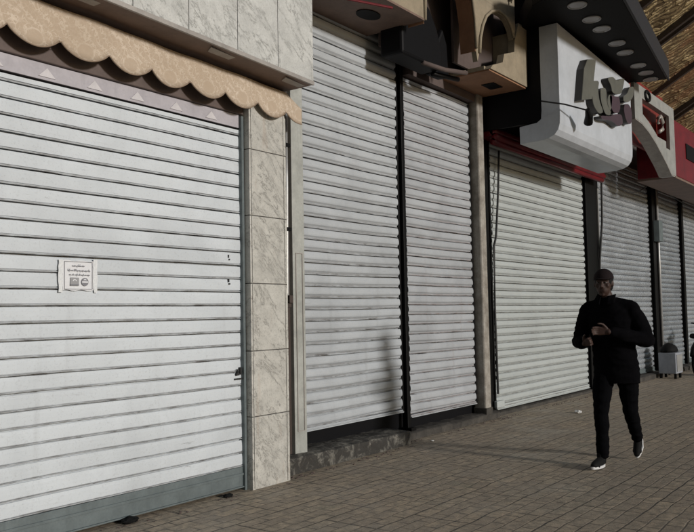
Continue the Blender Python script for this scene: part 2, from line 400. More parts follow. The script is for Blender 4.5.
def script_line(x0, x1, z, h, seed):
    """a line of small joined right-to-left writing: base stroke with teeth, tall strokes and dots"""
    rs = random.Random(seed); bm = bmesh.new(); x = x1
    while x > x0:
        w = rs.uniform(.012, .028); e = max(x0, x-w)
        box(bm, e, x, 4.6765, 4.6785, z, z+.0022)
        q = x-.002
        while q > e:
            hh = h*rs.choice((.3, .35, .5, 1., .3)); box(bm, q-.0022, q, 4.6765, 4.6785, z+.0022, z+.0022+hh); q -= rs.uniform(.004, .008)
        if rs.random() < .7: 
            dz = rs.choice((-.006, h*.8)); box(bm, (e+x)/2, (e+x)/2+.003, 4.6765, 4.6785, z+dz, z+dz+.003)
        x = e - .004
    return bm
for i, (a, b, z, h) in enumerate(((3.195, 3.29, 1.775, .013), (3.16, 3.335, 1.744, .012), (3.17, 3.33, 1.716, .010))):
    link('text_line', script_line(a, b, z, h, 40+i), 'ink', nt)
bm = bmesh.new(); box(bm, 3.178, 3.245, 4.6765, 4.6785, 1.645, 1.70); e1 = link('square_emblem', bm, plain('grey_print', (.30,.30,.31), .8), nt)
bm = bmesh.new(); prism(bm, [(3.211+.016*math.cos(a), 1.676+.013*math.sin(a)) for a in [k*math.pi/8 for k in range(9)]] + [(3.203, 1.676), (3.205, 1.682), (3.211, 1.684), (3.217, 1.682), (3.219, 1.676)], 4.6745, 4.676)
link('emblem_arc', bm, 'paper', e1)
bm = bmesh.new(); box(bm, 3.18, 3.243, 4.6745, 4.676, 1.647, 1.656); link('emblem_bar', bm, 'ink', e1)
bm = bmesh.new(); prism(bm, [(3.292+.028*math.cos(k*math.pi/10), 1.672+.028*math.sin(k*math.pi/10)) for k in range(20)], 4.6765, 4.6785); e2 = link('round_emblem', bm, 'ink', nt)
bm = bmesh.new(); box(bm, 3.268, 3.316, 4.6745, 4.676, 1.666, 1.676); prism(bm, [(3.276, 1.684), (3.306, 1.684), (3.292, 1.694)], 4.6745, 4.676); link('emblem_bar', bm, 'paper', e2)

# marble-clad canopy
mc = thing('marble_canopy', 'grey marble clad canopy box jutting out above the tan scalloped valance', 'canopy', (3.0, 4.5, 3.45))
def zb(x): return 3.42 + max(0, (5.31-x))*.042
slabs = [.6, 1.45, 2.42, 2.90, 3.39, 3.89, 4.39, 4.86, 5.318]
for a, b in zip(slabs, slabs[1:]):
    bm = bmesh.new(); prism(bm, [(a+.003, zb(a)+.02), (b-.003, zb(b)+.02), (b-.003, 6.2), (a+.003, 6.2)], 4.285, 4.31)
    link('marble_slab', bm, 'marble', mc, bevel=.0015)
bm = bmesh.new(); prism(bm, [(.6, zb(.6)+.02), (5.29, zb(5.29)+.02), (5.29, 6.2), (.6, 6.2)], 4.312, 4.79); link('backing', bm, 'joint', mc)
link('end_slab', B((5.292, 5.317, 4.312, 4.79, 3.44, 6.2)), 'marble', mc)
bm = bmesh.new(); prism(bm, [(.6, zb(.6)-.012), (5.315, zb(5.315)-.012), (5.315, zb(5.315)+.017), (.6, zb(.6)+.017)], 4.30, 4.79); link('soffit_board', bm, 'soffit_brown', mc)
bm = bmesh.new(); prism(bm, [(.6, zb(.6)-.016), (5.32, zb(5.32)-.016), (5.32, zb(5.32)+.018), (.6, zb(.6)+.018)], 4.278, 4.2985); link('metal_trim', bm, 'trim', mc, bevel=.002)
for x in (2.9, 4.15, 5.0):
    z = zb(x)-.02; bm = bmesh.new(); prismz(bm, [(x, 4.33), (x+.3, 4.36), (x+.33, 4.44), (x+.05, 4.42)], z-.004, z+.004)
    link('soffit_patch', bm, 'trim', mc)

# scalloped valance
va = thing('awning_valance', 'tan damask cloth valance with scalloped lower edge under the marble canopy', 'awning', (3.0, 4.45, 3.1))
VX, VP = 5.257, .374
def vz(x):
    lift = (VX-x)*.016
    if x > VX: u = (x-VX)/.37; return 3.205 - .075*math.sin(min(1, u)*math.pi)**.7
    u = ((VX-x) % VP)/VP
    return 3.212 + lift - .092*(max(0, math.sin(u*math.pi)))**.7
def vy(x, z): return 4.545 + .006*math.sin(x*5.1) + .004*math.sin(x*13) + .015*(3.45-z)*math.sin(x*8.5)
bm = bmesh.new(); nx = 300; cols = []
for i in range(nx+1):
    x = .65 + (5.47-.65)*i/nx; zt = 3.372 + (5.31-x)*.038
    if x > VX: zt -= (x-VX)*.45
    zl = vz(x); cols.append([bm.verts.new((x, vy(x, zl+(zt-zl)*j/5), zl+(zt-zl)*j/5)) for j in range(6)])
for a, b in zip(cols, cols[1:]):
    for j in range(5): bm.faces.new((a[j], b[j], b[j+1], a[j+1]))
vc = link('valance_cloth', bm, 'damask', va, solid=1, smooth=True); mm = vc.modifiers.new('t', 'SOLIDIFY'); mm.thickness = .006
pts = [(.65 + (5.47-.65)*i/240, 0, 0) for i in range(241)]
pts = [(p[0], vy(p[0], vz(p[0]))-.003, vz(p[0])) for p in pts]
link('piping', T(pts, .004, 6), 'piping', va)
# ------------------------------------------------------------------ pillar, conduit, post
pl = thing('marble_pillar', 'stained marble pillar with painted warm glow, between the widest shutter and the stone doorstep', 'pillar', (5.07, 4.7, 0))
zs = [0, .59, 1.13, 1.69, 2.26, 2.82, 3.40]
for a, b in zip(zs, zs[1:]):
    link('marble_block', B((4.835, 5.30, 4.60, 4.80, a+(.003 if a else -.02), b-.003)), 'marble_warm', pl, bevel=.004)
link('joint_core', B((4.84, 5.295, 4.605, 4.795, 0, 3.40)), 'joint', pl)
for z0_, z1_ in zip(zs, zs[1:]):
    link('corner_bead', B((4.852, 4.866, 4.592, 4.5995, z0_+.01, z1_-.006)), 'marble_warm', pl, bevel=.002)
    link('corner_bead', B((5.262, 5.276, 4.592, 4.5995, z0_+.01, z1_-.006)), 'marble_warm', pl, bevel=.002)

cd = thing('metal_conduit', 'thin pale metal pipe clamped beside the right edge of the marble pillar', 'pipe', (5.47, 4.72, 1.5))
link('pipe', T([(5.465, 4.74, 3.38), (5.46, 4.735, 2.6), (5.455, 4.74, 1.62), (5.45, 4.74, 1.54)], .016, 10), 'steel_pipe', cd, smooth=True)
link('pipe', T([(5.50, 4.80, 3.40), (5.50, 4.80, .2)], .022, 10), 'darkwood', cd, smooth=True)
for z in (2.95, 2.18): link('clamp', B((5.40, 5.50, 4.715, 4.78, z, z+.035)), 'dark', cd, bevel=.004)
link('latch', B((5.36, 5.49, 4.72, 4.76, 1.49, 1.53), (5.34, 5.365, 4.715, 4.755, 1.42, 1.5), (5.44, 5.49, 4.70, 4.78, 1.53, 1.60)), 'darkwood', cd, bevel=.004)

ps = thing('beige_post', 'pale beige frame post standing on the left end of the stone doorstep', 'post', (5.71, 4.9, .14))
link('shaft', B((5.63, 5.80, 4.82, 5.0, .14, 4.6)), 'post', ps, bevel=.004)
fr = bmesh.new()
for q in ((5.665, 5.672, .35, 2.0), (5.757, 5.764, .35, 2.0)): box(fr, q[0], q[1], 4.812, 4.819, q[2], q[3])
box(fr, 5.672, 5.757, 4.812, 4.819, .35, .357); box(fr, 5.672, 5.757, 4.812, 4.819, 1.993, 2.0)
link('raised_bead', fr, 'trim', ps)

# ------------------------------------------------------------------ doorsteps
tag(link('stone_doorstep', rough_box(5.36, 7.42, 4.72, 5.13, 0, .15, 40, .014, 1), 'step', loc=(6.4, 4.9, 0)), 'worn stone doorstep block with chipped pale edge below the left half of the double shutter', 'doorstep')
tag(link('stone_doorstep', rough_box(7.43, 9.90, 4.86, 5.13, 0, .085, 40, .012, 2), 'step_dark', loc=(8.6, 4.95, 0)), 'low dark doorstep ledge below the right half of the double shutter', 'doorstep')
tag(link('stone_doorstep', rough_box(9.92, 13.9, 4.93, 5.13, 0, .05, 40, .008, 3), 'step_dark', loc=(12, 5, 0)), 'thin black threshold under the shutter with the red housing', 'doorstep')
tag(link('stone_doorstep', rough_box(13.95, 26, 4.78, 5.13, 0, .10, 60, .010, 4), 'step_dark', loc=(18, 5, 0)), 'long dark ledge below the shiny metal shutters at the far right', 'doorstep')

# ------------------------------------------------------------------ shop two: tall double shutter
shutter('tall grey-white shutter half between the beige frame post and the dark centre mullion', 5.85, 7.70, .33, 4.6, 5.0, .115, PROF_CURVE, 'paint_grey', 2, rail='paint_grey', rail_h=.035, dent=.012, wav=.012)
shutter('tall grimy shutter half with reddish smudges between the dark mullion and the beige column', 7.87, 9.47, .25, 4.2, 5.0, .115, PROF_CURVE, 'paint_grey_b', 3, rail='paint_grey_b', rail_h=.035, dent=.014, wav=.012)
ml = thing('mullion_post', 'slim black mullion post dividing the tall double shutter', 'post', (7.785, 4.98, .09))
link('shaft', B((7.755, 7.815, 4.955, 5.03, .09, 4.6)), 'dark', ml, bevel=.004)
link('foot', B((7.74, 7.84, 4.90, 5.04, .085, .12)), 'dark', ml)
link('gap_shade_plate', B((5.64, 9.9, 5.08, 5.135, .0, .9)), 'black', bw)  # added black plate, its colour stands in for the dark interior under the shutter
lt = tag(link('shutter_lintel', B((7.86, 9.50, 4.90, 5.13, 4.22, 4.7)), 'archback', loc=(8.7, 5, 4.22)), 'dark brown lintel over the right half of the double shutter', 'lintel')

co = thing('beige_column', 'slim flat beige column between the double shutter and the red-topped shutter', 'column', (9.59, 4.9, 0))
link('shaft', B((9.525, 9.685, 4.87, 5.05, .02, 4.36)), 'column', co, bevel=.022)
link('base_shoe', B((9.515, 9.695, 4.86, 5.05, .0, .16)), 'step_dark', co, bevel=.006)
link('backing_strip', B((9.70, 10.02, 5.0, 5.13, .02, 4.4)), 'dark', co)

# ------------------------------------------------------------------ arched canopy of shop two
ac = thing('arched_canopy', 'beige plaster canopy cut into pointed arches above the tall double shutter', 'canopy', (7.8, 4.3, 4.3))
Y0, Y1 = 4.26, 4.32
def halfarch(x0, x1, zs_, zt, n=12):
    """pointed/round arch outline from left spring to right spring"""
    pts = []; cx = (x0+x1)/2; w = (x1-x0)/2
    for i in range(n+1):
        a = math.pi*(1-i/n); pts.append((cx+w*math.cos(a), zs_+(zt-zs_)*abs(math.sin(a))**.85))
    return pts
ZT = 6.3
# board pieces: each is a strip between arch edge and top
A1 = halfarch(7.16, 8.33, 4.48, 5.55)     # large arch
A2 = [(8.40,4.44),(8.43,4.63),(8.50,4.80),(8.60,4.94),(8.74,5.04),(8.92,5.11),(9.08,5.115),(9.2,5.08),(9.3,5.0),(9.36,4.88)]
A3 = halfarch(9.44, 10.4, 5.02, 5.75)
bm = bmesh.new()
def above(arch, top):
    for (xa, za), (xb, zb_) in zip(arch, arch[1:]):
        if xb-xa > 1e-4: prism(bm, [(xa, za), (xb, zb_), (xb, top), (xa, top)], Y0, Y1)
above(A1, 5.72); above(A2, 5.17)
prism(bm, [(8.33, 4.48), (8.365, 4.36), (8.40, 4.44), (8.40, 5.17), (8.33, 5.17)], Y0, Y1)
prism(bm, [(9.36, 4.88), (9.44, 5.02), (9.44, 5.17), (9.36, 5.17)], Y0, Y1)
# band with cut-outs above the small arch
def cutband(x0, x1, z0, z1, holes):
    """vertical slices leaving diamond-like holes (cx, cz, w, h)"""
    n = 60
    for i in range(n):
        a = x0+(x1-x0)*i/n; b = x0+(x1-x0)*(i+1)/n; m = (a+b)/2; segs = [(z0, z1)]
        for (cx_, cz_, w, h) in holes:
            u = abs(m-cx_)/w
            if u < 1:
                hh = h*(1-u)**.6*(1+.35*math.cos(u*9)); out = []
                for (p, q) in segs:
                    if cz_-hh > p and cz_+hh < q: out += [(p, cz_-hh), (cz_+hh, q)]
                    else: out.append((p, q))
                segs = out
        for p, q in segs: box(bm, a, b, Y0, Y1, p, q)
cutband(8.33, 9.44, 5.172, 5.72, [(8.52, 5.33, .17, .11), (9.02, 5.40, .10, .07), (9.27, 5.42, .12, .09), (8.8, 5.58, .1, .07)])
box(bm, 7.16, 9.76, Y0, Y1, 5.722, ZT)
link('arch_board', bm, 'archbeige', ac)
# reveal lining of the large arch (brown underside)
bm = bmesh.new()
A1i = [(x+(.004 if x < 7.745 else -.004), z-.006) for x, z in A1]
for (xa, za), (xb, zb_) in zip(A1i, A1i[1:]):
    v = [bm.verts.new(p) for p in ((xa, Y0+.006, za), (xb, Y0+.006, zb_), (xb, Y1+.14, zb_), (xa, Y1+.14, za))]; bm.faces.new(v)
rl = link('arch_reveal', bm, 'archreveal', ac, solid=1); mm = rl.modifiers.new('t', 'SOLIDIFY'); mm.thickness = .012; mm.offset = 0
for arch in (A1, A2):
    link('arch_moulding', T([(x, Y0-.012, z+.028) for x, z in arch], .020, 8), 'archbeige', ac, smooth=True)
# right capital: stepped block
bm = bmesh.new()
prism(bm, [(8.66, 4.345), (9.72, 4.345), (9.75, 5.16), (9.50, 5.14), (9.44, 5.01), (9.37, 4.88), (9.35, 4.72), (9.05, 4.62), (9.0, 4.50), (8.72, 4.40)], 4.24, 4.33)
box(bm, 8.665, 9.375, 4.331, 4.555, 4.346, 4.395); box(bm, 8.665, 9.719, 4.592, 5.0, 4.346, 4.395); box(bm, 9.38, 9.718, 4.331, 4.555, 4.346, 4.995)
link('capital_block', bm, 'archbeige', ac)
link('capital_soffit', B((8.665, 9.715, 4.262, 4.99, 4.325, 4.343)), 'archreveal', ac)
link('lamp_hole', B((9.15, 9.42, 4.45, 4.62, 4.315, 4.3245)), 'black', ac)
# left capital
link('capital_block', B((5.0, 7.14, 4.25, 4.99, 4.52, 6.3)), 'archbeige', ac)
link('capital_soffit', B((5.35, 7.145, 4.245, 4.99, 4.495, 4.518)), 'soffit_brown', ac)
bm = bmesh.new(); bmesh.ops.create_cone(bm, cap_ends=True, segments=24, radius1=.13, radius2=.13, depth=.01)
bmesh.ops.transform(bm, matrix=Matrix.Translation((6.62, 4.60, 4.489)) @ Matrix.Diagonal((1.25, .8, 1, 1)), verts=bm.verts[:]); link('lamp_hole', bm, 'black', ac)
link('inner_board', B((7.18, 9.70, 4.80, 4.86, 4.36, 6.3)), 'archback', ac)
link('niche_board', B((8.34, 9.74, 4.56, 4.59, 4.41, 6.28)), 'archback', ac)
link('inner_ceiling', B((5.3, 9.7, 4.43, 5.14, 6.3, 6.36)), 'archback', ac)
tag(link('metal_rod', T([(5.2, 4.2, 4.22), (5.5, 4.15, 4.21), (6.0, 3.9, 4.20)], .012, 8), 'red', loc=(5.6, 4.1, 4.2)), 'thin dark red rod at the top beside the marble canopy corner', 'rod')

rc = thing('awning_roller', 'black rolled awning cover tucked inside the large pointed arch', 'awning roller', (7.5, 4.6, 4.4))
bm = bmesh.new()
prism(bm, [(7.10, 4.2), (7.95, 4.2), (7.96, 4.42), (7.86, 4.66), (7.70, 4.86), (7.45, 4.95), (7.10, 4.93)], 4.50, 4.79)
link('cover', bm, 'black', rc, bevel=.03)
bm = bmesh.new(); prism(bm, [(8.02, 4.22), (8.33, 4.22), (8.30, 4.62), (8.20, 4.80), (8.08, 4.62)], 4.62, 4.79); link('end_cap', bm, 'black', rc, bevel=.03)
link('support_arm', T([(7.55, 4.52, 4.20), (8.0, 4.50, 4.22), (8.45, 4.46, 4.28)], .028, 8), 'archback', rc, smooth=True)
link('support_arm', T([(7.9, 4.60, 4.17), (8.5, 4.60, 4.24)], .03, 8), 'dark', rc, smooth=True)

# ------------------------------------------------------------------ shop three: red-topped shutter
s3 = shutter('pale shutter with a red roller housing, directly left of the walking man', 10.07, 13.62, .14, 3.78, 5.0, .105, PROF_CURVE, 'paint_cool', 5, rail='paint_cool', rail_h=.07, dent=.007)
for k, (yy, zz, rr) in enumerate(((4.80, 3.72, .045), (4.77, 3.785, .05), (4.79, 3.86, .05))):
    link('red_housing_tube', T([(9.80, yy, zz), (14.1, yy, zz)], rr, 12), 'red', s3, smooth=True)
link('red_housing_back', B((9.80, 14.1, 4.80, 5.13, 3.80, 3.93)), 'red', s3)
link('handle_foot', B((9.97, 10.2, 4.93, 4.98, .10, .20)), 'paint_cool', s3, bevel=.01)
dp = thing('black_post', 'black steel post between the red-topped shutter and the shiny shutter behind the man', 'post', (13.95, 5, 0))
link('shaft', B((13.68, 14.30, 4.95, 5.13, .04, 4.4)), 'dark', dp, bevel=.006)
link('edge_strip', B((14.22, 14.262, 4.925, 4.948, .1, 3.6)), 'steel_pipe', dp)
tag(link('hanging_strap', T([(10.25, 4.93, 3.68), (10.17, 4.92, 3.1), (10.06, 4.92, 2.45), (9.99, 4.92, 2.32), (9.96, 4.92, 1.4), (10.0, 4.93, .3)], .016, 8), 'cable', loc=(10.1, 4.9, .3)), 'black strap hanging from the left end of the red shutter housing', 'strap')
tag(link('hanging_cable', T([(14.38, 4.90, 3.78), (14.33, 4.90, 3.0), (14.14, 4.90, 2.3), (14.05, 4.90, 1.4), (14.0, 4.92, .2)], .02, 8), 'cable', loc=(14.2, 4.9, .2)), 'black cable running down beside the post right of the red housing', 'cable')
def droop(a, b, s, n=16):
    a = Vector(a); b = Vector(b); return [a.lerp(b, i/n) - Vector((0, 0, s*4*(i/n)*(1-i/n))) for i in range(n+1)]
tag(link('drooping_wire', T(droop((14.2, 4.7, 3.80), (17.0, 4.6, 4.35), .42), .009, 6), 'cable', loc=(15, 4.7, 3.8)), 'thin wire sagging between the white sign box and the next canopy', 'wire')
tag(link('drooping_wire', T(droop((17.4, 4.75, 4.05), (21.5, 4.55, 3.75), .12), .014, 6), 'cable', loc=(19, 4.7, 3.8)), 'dark cable running under the brown soffit of the red canopy', 'wire')

# white sign box
sg = thing('sign_box', 'white round-edged sign box with raised bronze lettering above the red housing', 'sign', (11.2, 4.0, 3.6))
def prof(ztop):
    out = [(4.05, ztop), (3.80, ztop), (3.80, 4.6), (3.80, 3.90), (3.805, 3.80), (3.83, 3.72), (3.88, 3.66), (3.96, 3.625), (4.05, 3.61), (4.36, 3.60), (4.36, 3.83), (4.12, 3.85), (4.06, 3.89), (4.05, 4.0)]
    return out
bm = bmesh.new()
N = 10; secs = []
for i in range(N+1):
    u = i/N; x = 9.70+2.95*u; secs.append([bm.verts.new((x, y, z)) for y, z in prof(5.10-.15*u)])
for a, b in zip(secs, secs[1:]):
    for k in range(len(a)): bm.faces.new((a[k], a[(k+1) % len(a)], b[(k+1) % len(a)], b[k]))
bm.faces.new(secs[0]); bm.faces.new(secs[-1][::-1])
link('panel', bm, 'signwhite', sg, bevel=.006)
glyphs = [('letter', [(10.47, 4.79), (10.80, 4.87), (10.58, 4.27), (10.20, 4.18), (10.33, 4.63)]),
          ('letter', [(10.66, 4.54), (10.93, 4.60), (10.86, 4.46), (10.90, 4.31), (11.06, 4.18), (10.87, 4.12), (10.66, 4.20), (10.60, 4.38)]),
          ('letter', [(10.98, 4.51), (11.24, 4.57), (11.23, 4.34), (11.40, 4.26), (11.36, 4.19), (11.14, 4.17), (10.99, 4.32)]),
          ('letter', [(11.25, 4.71), (11.50, 4.79), (11.66, 4.76), (12.05, 4.90), (11.97, 4.76), (11.85, 4.60), (11.45, 4.53), (11.40, 4.64)]),
          ('letter', [(12.29, 4.81), (12.52, 4.87), (12.46, 4.69), (12.20, 4.55), (11.97, 4.52), (11.97, 4.60), (12.17, 4.68)]),
          ('letter_edge', [(11.36, 4.50), (11.60, 4.52), (11.80, 4.56), (11.84, 4.40), (11.74, 4.30), (11.52, 4.26), (11.40, 4.34)]),
          ('letter_edge', [(10.90, 4.105), (11.30, 4.165), (11.52, 4.245), (11.84, 4.30), (11.88, 4.16), (11.66, 4.08), (11.36, 4.12), (10.96, 4.06)]),
          ('letter_edge', [(12.02, 4.49), (12.20, 4.53), (12.34, 4.48), (12.36, 4.34), (12.28, 4.23), (12.12, 4.22), (12.02, 4.30), (11.97, 4.40)]),
          ('letter', [(11.40, 4.25), (11.50, 4.50), (11.34, 4.50), (11.24, 4.36)])]
def chaikin(p, n=2):
    for _ in range(n):
        q = []
        for (a, b), (c, d) in zip(p, p[1:]+p[:1]): q += [(a*.8+c*.2, b*.8+d*.2), (a*.2+c*.8, b*.2+d*.8)]
        p = q
    return p
for i, (mt, g) in enumerate(glyphs):
    if i: g = chaikin(g)
    y_ = 3.70+(i % 3)*.008
    lo_ = link('letter', prism(bmesh.new(), g, y_, 3.799), 'letter_shade', sg)
    link('letter_face', prism(bmesh.new(), g, y_-.008, y_-.0005), mt, lo_)
tag(link('spotlight_arm', T([(9.15, 3.82, 3.97), (9.6, 3.70, 4.0), (10.05, 3.55, 3.98)], .010, 6), 'dark', loc=(9.6, 3.7, 4)), 'thin rod with a small spotlight in front of the white sign box', 'spotlight')
spa = bpy.data.objects['spotlight_arm']
link('lamp_head', T([(10.02, 3.56, 3.99), (10.10, 3.57, 3.93), (10.20, 3.62, 3.86)], [.03, .05, .06], 10), 'dark', spa)
link('sign_side', B((9.76, 9.80, 4.07, 5.0, 3.87, 5.9)), 'black', sg)
link('sign_back_board', B((9.80, 13.9, 4.38, 4.42, 3.95, 5.9)), 'black', sg)

# canopy with ring lamps
rcn = thing('black_canopy', 'flat black canopy with a row of round recessed lamps above the white sign', 'canopy', (11, 3.6, 5.1))
bm = bmesh.new(); prismz(bm, [(8.75, 2.80), (13.35, 3.42), (13.05, 4.37), (9.80, 4.37), (9.02, 3.84), (8.80, 3.5)], 5.115, 5.38); link('soffit_slab', bm, 'black', rcn, bevel=.01)
bm = bmesh.new(); prismz(bm, [(8.75, 2.765), (13.38, 3.39), (13.372, 3.418), (8.75, 2.795)], 5.10, 5.42); link('edge_fascia', bm, 'fascia_dark', rcn)
for (x, y) in ((9.32, 3.39), (9.90, 3.42), (10.33, 3.44), (11.03, 3.47), (11.51, 3.51), (12.26, 3.55), (12.72, 3.57), (13.14, 3.62)):
    s_ = .108
    pts = [(x+s_*math.cos(a), y+s_*math.sin(a), 5.108) for a in [k*2*math.pi/24 for k in range(25)]]
    rg = link('ring_lamp', T(pts, .012, 6), 'ring', rcn, loc=(x, y, 5.1), smooth=True)
    bm = bmesh.new(); bmesh.ops.create_cone(bm, cap_ends=True, segments=24, radius1=s_-.014, radius2=s_-.014, depth=.008)
    bmesh.ops.translate(bm, vec=(x, y, 5.109), verts=bm.verts[:]); link('lens', bm, 'ringglass', rg)
link('upper_wall_panel', B((9.80, 13.3, 4.38, 4.45, 5.9, 7.2)), 'black', rcn)

# ------------------------------------------------------------------ white arched bracket and red canopy
wb = thing('white_bracket', 'white cut-out arch bracket right of the white sign, red panel showing through', 'bracket', (14.3, 3.95, 4.5))
bm = bmesh.new()
low = [(13.12, 4.52), (13.50, 4.50), (13.88, 4.42), (14.25, 4.30), (14.56, 4.17), (14.9, 4.02), (15.21, 3.85), (15.42, 3.86)]
def lowz(x):
    for (a, za), (b, zb_) in zip(low, low[1:]):
        if a <= x <= b: return za+(zb_-za)*(x-a)/(b-a)
    return 3.86
n = 56
for i in range(n):
    a = 13.12+(15.50-13.12)*i/n; b = 13.12+(15.50-13.12)*(i+1)/n; m = (a+b)/2
    zt = 5.13; z0_ = lowz(m); segs = [(z0_, zt)]
    # triangular opening
    if 13.55 < m < 15.15:
        hb = max(lowz(m)+.17, 4.42 if m < 14.9 else 4.3); ht = 4.93
        if m < 13.75: hb = max(hb, 4.62)
        if hb < ht: segs = [(z0_, hb), (ht, zt)]
    if abs(m-13.42) < .0: pass
    za_, zb2 = lowz(a), lowz(b)
    for j, (p, q) in enumerate(segs):
        if j == 0: prism(bm, [(a, za_), (b, zb2), (b, q), (a, q)], 3.88, 3.935)
        else: box(bm, a, b, 3.88, 3.98, p, q)
link('cut_panel', bm, 'white_bracket', wb)
bm = bmesh.new()
lp = [Vector((x, 3.93, z-.012)) for x, z in low]
for a, b in zip(lp, lp[1:]):
    v = [bm.verts.new(p) for p in (a+Vector((0,-.05,0)), b+Vector((0,-.05,0)), b+Vector((0,.18,0)), a+Vector((0,.18,0)))]; bm.faces.new(v)
o = link('arch_lining', bm, 'trim', wb, solid=1); mm = o.modifiers.new('t', 'SOLIDIFY'); mm.thickness = .015; mm.offset = 0
pts = [(13.82+.13*math.cos(a), 3.872, 5.02+.075*math.sin(a)) for a in [k*2*math.pi/20 for k in range(21)]]
link('round_boss', T(pts, .03, 8), 'dark', wb, smooth=True)
link('scroll_ornament', T([(14.62, 3.92, 4.55), (14.78, 3.90, 4.62), (14.82, 3.90, 4.75), (14.68, 3.90, 4.84), (14.55, 3.91, 4.78), (14.6, 3.92, 4.7)], .035, 8), 'trim', wb, smooth=True)
link('red_panel', B((12.9, 16.0, 4.20, 4.26, 4.30, 5.6)), 'orange_red', wb)
rd = thing('red_canopy', 'deep red canopy box with brown underside at the far right', 'canopy', (18, 4.4, 3.87))
link('fascia', B((15.55, 26, 3.90, 4.60, 3.89, 4.95)), 'red', rd, bevel=.01)
link('soffit', B((15.56, 26, 3.91, 4.62, 3.85, 3.888)), 'soffit_brown', rd)
link('dark_vent', B((16.35, 17.6, 3.885, 3.899, 4.32, 4.62)), 'black', rd)

# ornate sloping ceiling
oc = thing('ornate_ceiling', 'gilded carved ceiling with dark beams at the top right corner', 'ceiling', (16, 3.4, 5.3))
bm = bmesh.new()
def sl(y): return 5.12 + (4.9-y)*.56
nxx, nyy = 90, 24; g = []
for j in range(nyy+1):
    y = 1.3+(5.1-1.3)*j/nyy; g.append([])
    for i in range(nxx+1):
        x = 11.2 + 18*i/nxx; r_ = noise.noise(Vector((x*2.3, y*2.3, 3)))*.05
        g[-1].append(bm.verts.new((x, y, sl(y)+r_)))
for j in range(nyy):
    for i in range(nxx): bm.faces.new((g[j][i], g[j+1][i], g[j+1][i+1], g[j][i+1]))
o = link('carved_panel', bm, 'ornate', oc, solid=1); mm = o.modifiers.new('t', 'SOLIDIFY'); mm.thickness = .03; mm.offset = 1
for x in (11.9, 13.3, 13.5, 15.3, 17.0, 17.25, 19.6, 21.8, 24.2):
    bm = bmesh.new()
    a = [(x, 1.35, sl(1.35)-.14), (x+.07, 1.35, sl(1.35)-.14), (x+.07, 5.05, sl(5.05)-.14), (x, 5.05, sl(5.05)-.14)]
    lo = [bm.verts.new(p) for p in a]; hi = [bm.verts.new((p[0], p[1], p[2]+.12)) for p in a]
    bm.faces.new(lo); bm.faces.new(hi[::-1])
    for k in range(4): bm.faces.new((lo[(k+1) % 4], lo[k], hi[k], hi[(k+1) % 4]))
    link('beam', bm, 'darkwood', oc)
link('edge_beam', B((11.2, 29.2, 4.95, 5.12, 4.98, 5.16)), 'darkwood', oc)

# ------------------------------------------------------------------ far shutters
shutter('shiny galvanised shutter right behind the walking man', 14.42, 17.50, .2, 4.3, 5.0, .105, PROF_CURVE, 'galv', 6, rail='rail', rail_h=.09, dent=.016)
dq = thing('black_post', 'black post carrying a junction box between the shiny shutter and its darker neighbour', 'post', (17.8, 5, .1))
link('shaft', B((17.60, 17.98, 4.93, 5.13, .1, 4.4)), 'dark', dq, bevel=.006)
link('conduit', T([(17.86, 4.90, 4.2), (17.86, 4.90, .6)], .03, 8), 'steel_pipe', dq, smooth=True)
link('junction_box', B((17.62, 17.88, 4.80, 4.925, 2.85, 3.3)), 'rail', dq, bevel=.01)
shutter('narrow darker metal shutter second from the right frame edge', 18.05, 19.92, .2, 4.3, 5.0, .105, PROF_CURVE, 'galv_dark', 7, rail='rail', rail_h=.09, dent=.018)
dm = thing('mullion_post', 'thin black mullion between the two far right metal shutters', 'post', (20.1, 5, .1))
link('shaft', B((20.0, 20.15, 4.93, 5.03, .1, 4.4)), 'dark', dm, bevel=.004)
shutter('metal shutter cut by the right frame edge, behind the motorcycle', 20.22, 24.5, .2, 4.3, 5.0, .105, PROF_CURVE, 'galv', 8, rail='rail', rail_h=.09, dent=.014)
tag(link('end_wall', B((24.6, 26, 4.7, 5.13, 0, 5)), 'post', loc=(25, 5, 0)), 'pale pier closing the row beyond the last metal shutter', 'pier')

ub = thing('utility_box', 'small grey metal cabinet on black feet beside the post, right of the man', 'cabinet', (17.0, 4.55, 0))
link('cabinet', B((16.85, 17.35, 4.38, 4.72, .10, .52)), 'box', ub, bevel=.012)
link('door', B((16.90, 17.30, 4.366, 4.378, .14, .48)), 'steel_pipe', ub, bevel=.004)
for x, y in ((16.9, 4.42), (17.25, 4.42), (16.9, 4.70), (17.25, 4.70)): link('foot', B((x, x+.06, y-.02, y+.02, 0, .098)), 'dark', ub)
bm = bmesh.new(); bmesh.ops.create_icosphere(bm, subdivisions=3, radius=1)
for v in bm.verts:
    v.co = Vector((17.05+v.co.x*.22, 4.56+v.co.y*.17, .54+max(-.02, v.co.z)*.17)) + noise.noise_vector(v.co*3)*.02
tag(link('black_bag', bm, 'rubber', loc=(17.05, 4.56, .54), smooth=True), 'crumpled black bag lying on top of the grey metal cabinet', 'bag')

# parked motorcycle at the frame edge
mo = thing('motorcycle', 'dark parked motorcycle at the right frame edge before the last shutter', 'motorcycle', (19.4, 4.25, 0))
def wheel(x, y, r):
    pts = [(x+r*math.cos(a), y, r+.02+r*math.sin(a)) for a in [k*2*math.pi/28 for k in range(29)]]
    w = link('wheel', T(pts, .05, 8), 'rubber', mo, loc=(x, y, r), smooth=True)
    pts = [(x+(r-.055)*math.cos(a), y, r+.02+(r-.055)*math.sin(a)) for a in [k*2*math.pi/28 for k in range(29)]]
    bm = T(pts, .014, 6)
    for k in range(8):
        a = k*math.pi/4; tube(bm, [(x, y, r+.02), (x+(r-.06)*math.cos(a), y, r+.02+(r-.06)*math.sin(a))], .006, 5)
    tube(bm, [(x, y-.06, r+.02), (x, y+.06, r+.02)], .05, 12); link('rim', bm, 'chrome', w, smooth=True)
wheel(18.95, 4.25, .27); wheel(20.20, 4.25, .27)
